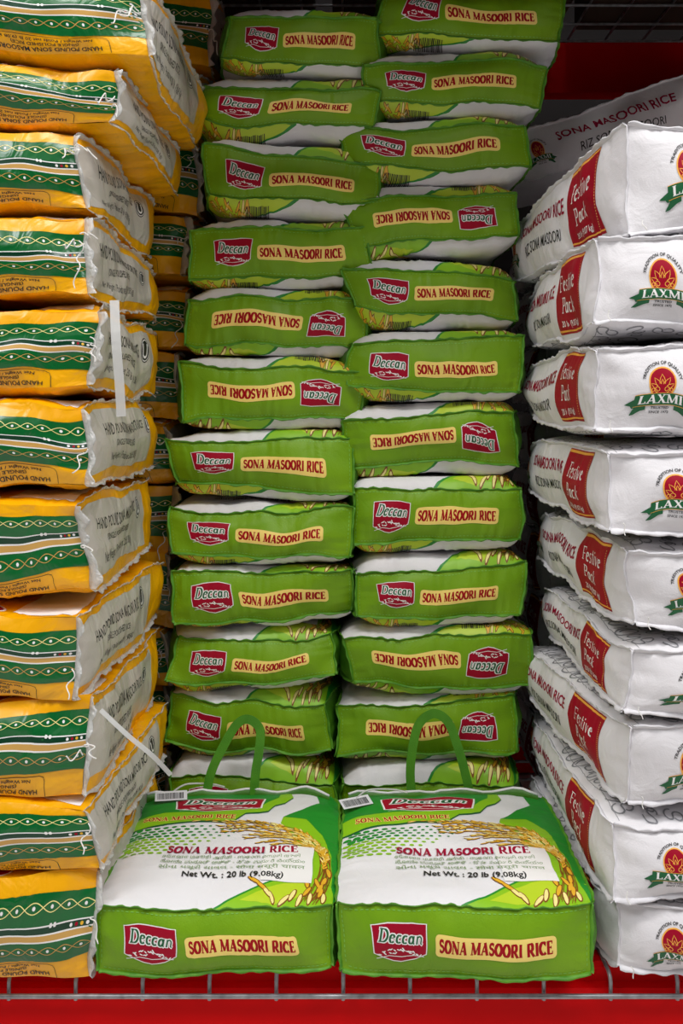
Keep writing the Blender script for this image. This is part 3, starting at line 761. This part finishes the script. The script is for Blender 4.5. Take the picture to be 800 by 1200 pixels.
def yellow_bag(xr, Y, zb, H, T, seed, yaw, roll, label, group, full=True, pitch=0, W=YW):
    rr = random.Random(seed)
    X = xr - W/2
    e = empty('rice_bag', (X, Y, zb), (R(pitch), R(roll), R(yaw)), label, 'rice bag', group)
    b = Bag(W, YL, H, T, seed, A_Y, B_Y, C_Y, False, wr=1.15, low=.0056, corner=.013, nom=(YW, YL, YH), hump=.014, pw=11, pa=8, bkh=.15)
    b.body(['front', 'back', 'top', 'bottom', 'left', 'right'], [M['yellow']]*6, 'bag_body', e)
    b.decal('front', D_YF, 'printed_band', e); b.decal('front', D_YT, 'lettering', e)
    b.decal('right', D_YS, 'side_label', e); b.decal('top', D_YTOP, 'printed_artwork', e)
    b.piping(['fr'], M['film'], 'film_edge', e, wd=rr.uniform(.008, .017), th=.0008, ruff=.0018, var=.6)
    b.piping(['tr', 'br'], M['film'], 'film_seam', e, wd=.006, th=.0008, ruff=.0014, var=.5)
    P, _, gu, gv, _f = b.panel('front')
    c = P[-1, rr.choice([9, 12, 15])]
    for k in range(rr.choice([1, 2, 3]) if full else 1):
        V, Fc = squiggle(rr, Vector(c)+Vector((0, -.006, rr.uniform(-.01, .01))), (rr.uniform(-.7, .9), -.5, rr.uniform(-1, .3)), n=rr.choice([7, 9, 13]))
        mesh_obj('thread', V, Fc, M['thread'], e)
    return e, b
YB = [-45, 68, 150, 250, 353, 467, 581, 708, 815, 935, 1028, 1150]
YX = [163, 137, 98, 101, 104, 110, 106, 96, 103, 107, 107]
YYAW = [-1.5, -1, -1, -.5, -.5, 1, 1, -2.5, 0, -3, .5]
YR = [5, 3, 0, 0, 0, -1.5, -2, 2, 2, -1.5, 0]
for i in range(11):
    Y = 1.25 if i else 1.235
    zt, zb = zof(YB[i], Y), max(0.0, zof(YB[i+1], Y)); T = zt-zb-.0015
    if i == 0: T = .125
    H = T-.010
    e, b = yellow_bag(xof(YX[i], Y), Y, zb+.0008, H-.004, T, 2000+13*i, YYAW[i], YR[i]*.8,
               'yellow and green rice bag, %s in the front left stack' % (ORD[i] if i < 10 else 'bottommost'), 'yellow rice bags in the front left stack')
    inv = (Matrix.Translation(e.location) @ e.rotation_euler.to_matrix().to_4x4()).inverted()
    if i == 4:
        pts = [at(134,352,1.235), at(136,400,1.225), at(140,450,1.23), at(142,488,1.236)]
        V, Fc = tube_vf([inv @ Vector(p) for p in catmull(pts, 5)], 0, flat=(.012, .0008, (.2, -1, .1))); mesh_obj('plastic_strip', V, Fc, M['strap'], e, smooth=False)
    if i == 8:
        pts = [at(118,832,1.235), at(150,862,1.225), at(178,885,1.23), at(200,908,1.25)]
        V, Fc = tube_vf([inv @ Vector(p) for p in catmull(pts, 5)], 0, flat=(.006, .0008, (.2, -1, .1))); mesh_obj('plastic_strip', V, Fc, M['strap'], e, smooth=False)
YD = 1.755
bb = [-20, 75, 163, 248, 330, 410, 490, 570, 650, 730, 805, 880, 965]
bx = [249, 237, 232, 224, 215, 208, 203, 200, 198, 197, 197, 197]
for i in range(12):
    zt, zb = zof(bb[i], YD), max(0, zof(bb[i+1], YD)); T = zt-zb-.0015
    yellow_bag(xof(bx[i], YD), YD, zb+.0008, T-.010, T, 3000+17*i, random.Random(i).uniform(-2, 1), [3, 2, 1, 0][i] if i < 4 else 0,
               'yellow and green rice bag, %s in the shaded back left stack' % ORD[i], 'yellow rice bags in the back left stack', False)

# ------------------------------------------------------------------ artwork: white bags
WW, WL, WH = .32, .54, .095
def emblem():
    a = Art()   # about 0.1 wide, centre 0,0 at the oval's centre
    a.ell(0, 0, .0195, .0225, 'orange', 1, 0, 28); a.ell(0, 0, .0175, .0205, 'red', 2, 0, 28)
    def petal(cx, cy, w_, h_, an):
        pts = [(-w_*.9, -h_*.4), (-w_, 0), (-w_*.6, h_*.55), (0, h_), (w_*.6, h_*.55), (w_, 0), (w_*.9, -h_*.4)]
        ca, sa = math.cos(R(an)), math.sin(R(an))
        a.stroke([(cx+x*ca-y*sa, cy+x*sa+y*ca) for x, y in pts], .0009, 'orange', 3)
    petal(0, .003, .004, .010, 0); petal(-.006, .0, .0035, .009, 32); petal(.006, .0, .0035, .009, -32); petal(-.010, -.005, .003, .007, 58); petal(.010, -.005, .003, .007, -58)
    petal(0, .001, .0018, .005, 0)
    for s_ in (-1, 1):
        a.stroke([(s_*(.0065+.004*math.cos(R(t))*(1-t/700)), -.009+.0042*math.sin(R(t))*(1-t/700)) for t in range(-90, 400, 35)], .0010, 'orange', 3)
        a.stroke([(s_*(.0128+.002*math.cos(R(t))), -.010+.0024*math.sin(R(t))) for t in range(-90, 300, 40)], .0009, 'orange', 3)
        a.stroke([(0, -.017), (s_*.006, -.0155), (s_*.012, -.015)], .0009, 'orange', 3)
    # ribbon
    def rib(x): return -.021-.0058*(x/.036)**2
    up = [(x*.001, rib(x*.001)+.0065) for x in range(-34, 35, 4)]; dn = [(x*.001, rib(x*.001)-.0085) for x in range(34, -35, -4)]
    a.poly([(-.026,-.028),(-.040,-.046),(-.034,-.045),(-.024,-.039),(-.018,-.037),(-.018,-.028)], 'pdg', 3); a.poly([(.026,-.028),(.040,-.046),(.034,-.045),(.024,-.039),(.018,-.037),(.018,-.028)], 'pdg', 3)
    a.poly([(-.032,-.024),(-.046,-.033),(-.038,-.034),(-.036,-.037),(-.030,-.036)], 'pdg', 3); a.poly([(.032,-.024),(.046,-.033),(.038,-.034),(.036,-.037),(.030,-.036)], 'pdg', 3)
    a.poly([(x, y+.0007) for x, y in up]+[(x, y-.0007) for x, y in dn], 'orange', 4)
    a.poly(up+dn, 'pdg', 5)
    wp = lambda t, X, Y: (-.029+X, rib(-.029+X)-.0062+Y)
    a.serif('LAXMI', 0, 0, .058, .0112, 'wprint', 6, bold=1.0, warp=wp)
    def aw(t, X, Y):
        th = R(168-156*t); rx, ry = .0245+Y, .0275+Y
        return (rx*math.cos(th), -.002+ry*math.sin(th))
    a.sans('TRADITION OF QUALITY', 0, 0, .07, .0042, 'black', 3, .02, warp=aw)
    a.sans('TRUSTED', -.0115, -.0355, .023, .0034, 'black', 3, .02); a.sans('SINCE 1972', -.0125, -.0415, .025, .0034, 'black', 3, .02)
    return a
EMB = emblem()
def white_front():
    a = Art(); a.add(EMB, lambda x, y: (.078+x*.93, .055+y*.88)); return a
def white_side():
    H = WH
    a = Art(); a.add(EMB, lambda x, y: (.052+x*.75, .052+y*.72))
    t = Art()
    t.sans('SONA MASOORI RICE', .10, .58*H, .225, .0175, 'magenta', 2, .018)
    t2 = Art(); t2.sans('RIZ SONA MASOORI', .135, .24*H, .165, .0155, 'black', 2, .004)
    p = Art()
    L_ = [(.345,.08*H),(.342,.3*H),(.338,.55*H),(.345,.78*H),(.352,.97*H)]; Rr = [(.472,.97*H),(.466,.7*H),(.466,.4*H),(.478,.06*H)]
    p.poly(L_+Rr[:1]+Rr[1:], 'red', 1)
    p.poly([(.3515,.955*H),(.4715,.955*H),(.471,.93*H),(.350,.92*H)], 'orange', 2); p.poly([(.345,.105*H),(.4775,.09*H),(.477,.11*H),(.3445,.13*H)], 'orange', 2)
    for i in range(26):
        y = .12*H+i*.03*H; p.rect(.462, y, .4635, y+.0013, 'cream', 2)
    p.serif('Festive', .366, .60*H, .078, .019, 'wprint', 3, shear=.12, bold=.7); p.serif('Pack', .372, .34*H, .056, .018, 'wprint', 3, shear=.12, bold=.7)
    p.sans('20 lb (9.07 kg)', .37, .17*H, .07, .0075, 'wprint', 3, .01)
    return a, t, p, t2
def white_top():
    a = Art(); r = random.Random(11)
    def glyph(cx, cy, sz):
        k = r.randrange(4); an = r.uniform(-40, 40); ca, sa = math.cos(R(an)), math.sin(R(an))
        if k == 0: P = arc(0, 0, 1, .8, 20, 380, 16)+arc(.2, 0, .8, .5, 20, 160, 8)
        elif k == 1: P = arc(0, .4, .5, .5, 0, 270, 12)+arc(0, -.5, .7, .4, 90, -160, 10)
        elif k == 2: P = arc(0, .3, .55, .55, -90, 270, 14)+[(.3, -.4), (.1, -1)]
        else: P = arc(-.3, 0, .5, .7, 90, 330, 10)+arc(.5, .2, .5, .5, 210, -120, 12)
        a.stroke([(cx+(x*ca-y*sa)*sz, cy+(x*sa+y*ca)*sz) for x, y in P], .0024, 'gline', 1)
    for i in range(17):
        y = .03+i*.031
        glyph(.024+r.uniform(-.004, .004), y, .015)
        glyph(.060+r.uniform(-.004, .004), y+.01, .013)
    for i in range(9): glyph(.06+i*.031, .022+r.uniform(-.003, .003), .014)
    a.stroke([(.012, .008+i*.01) for i in range(52)], .0008, 'gline', 1)
    return a
A_W = blines(WW, .16, .0064, 10); B_W = lines(84); C_W = lines(18)
UW, VW, BW = (A_W+1)/2*WW, (C_W+1)/2*WH, (B_W+1)/2*WL
ws, wt, wp_, wt2 = white_side()
D_WF = cut(white_front(), UW, VW)
BWl = ((-B_W[::-1])+1)/2*WL
D_WS, D_WT, D_WP, D_WT2 = cut(ws, BWl, VW), cut(wt, BWl, VW), cut(wp_, BWl, VW), cut(wt2, BWl, VW)
D_WTOP = cut(white_top(), UW, BW)
def white_bag(xl, Y, zb, H, T, seed, yaw, roll, pitch, label, group, L=WL, low=.0045):
    # xl: x of the front left corner
    c, s_ = math.cos(R(yaw)), math.sin(R(yaw))
    e = empty('rice_bag', (xl+WW/2*c, Y+WW/2*s_, zb), (R(pitch), R(roll), R(yaw)), label, 'rice bag', group)
    b = Bag(WW, L, H, T, seed, A_W, B_W, C_W, False, wr=1.0, low=low, corner=.010, nom=(WW, WL, WH), hump=.020, bkh=.36, pw=13, pa=9, round_=1.2)
    b.body(['front', 'back', 'top', 'bottom', 'left', 'right'], [M['cotton']]*6, 'bag_body', e)
    b.decal('front', D_WF, 'emblem', e); b.decal('left', D_WS, 'emblem', e); b.decal('left', D_WT, 'lettering', e); b.decal('left', D_WT2, 'lettering', e); b.decal('left', D_WP, 'red_panel', e)
    b.decal('top', D_WTOP, 'line_pattern', e); b.decal('bottom', D_WTOP, 'line_pattern', e)
    b.piping(['ft', 'fb', 'tl', 'bl'], M['cotton_seam'], 'seam_piping', e, wd=.0055, th=.002, ruff=.0010, var=.4); b.piping(['fl'], M['cotton_seam'], 'corner_seam', e, wd=.0025, th=.002, ruff=.0010, var=.4)
    rr = random.Random(seed)
    P = b.panel('front')[0]; cpt = Vector(P[2, 2])
    V, Fc = squiggle(rr, cpt+Vector((0, -.006, 0)), (.3, -.2, -1), n=6, step=.004, curl=.0015, r=.0007); mesh_obj('thread', V, Fc, M['thread'], e)
    return e
RB = [138, 270, 397, 516, 632, 752, 850, 956, 1062, 1152]
RX = [735, 700, 700, 715, 735, 735, 733, 712, 712]
RYAW = [6.3, -1.0, -.5, .4, 1.5, .6, 4.5, -.6, 0]
RROLL = [-1.5, 0, 1, 0, 1.5, 0, 1, -1, 0]
for i in range(9):
    Y = 1.25
    zt, zb = zof(RB[i], Y), max(0, zof(RB[i+1], Y)); T = zt-zb-.0015
    white_bag(xof(RX[i], Y), Y, zb+.0008, T-.026, T, 4000+19*i, RYAW[i], RROLL[i], -2.0 if i == 0 else 0,
              'white rice bag with red oval emblem, %s in the front right stack' % (ORD[i] if i < 8 else 'bottommost'), 'white rice bags in the front right stack')
# back row on the right: the tilted bag on top, its supports behind the front stack
n = 9; zt = 1.13
for i in range(n):
    zb = (n-1-i)*zt/n
    white_bag(.40, 1.845, zb+.0008, zt/n-.016, zt/n-.0015, 4500+i, 0, 0, 0, 'white rice bag hidden behind the front right stack, %s' % ORD[i if i < n-1 else 11], 'white rice bags in the back right stack', L=.42)
e = empty('rice_bag', (.93, 2.10, 1.385), (0, 0, 0), 'shaded white rice bag lying crosswise at the back, above the front right stack', 'rice bag')
b = Bag(WW, .60, .105, .135, 4711, A_W, B_W, C_W, False, wr=1.3, low=.005, corner=.01, nom=(WW, WL, WH), hump=.02, round_=1.5)
b.body(['front', 'back', 'top', 'bottom', 'left', 'right'], [M['cotton']]*6, 'bag_body', e)
b.decal('left', D_WS, 'emblem', e); b.decal('left', D_WT, 'lettering', e); b.decal('left', D_WT2, 'lettering', e); b.decal('left', D_WP, 'red_panel', e); b.decal('top', D_WTOP, 'line_pattern', e)
b.piping(['ft', 'fb', 'fl', 'tl', 'bl'], M['cotton_seam'], 'seam_piping', e, wd=.0055, th=.002)
e.rotation_euler = (Matrix.Rotation(R(-19), 3, 'Y') @ Matrix.Rotation(R(88), 3, 'Z')).to_euler()
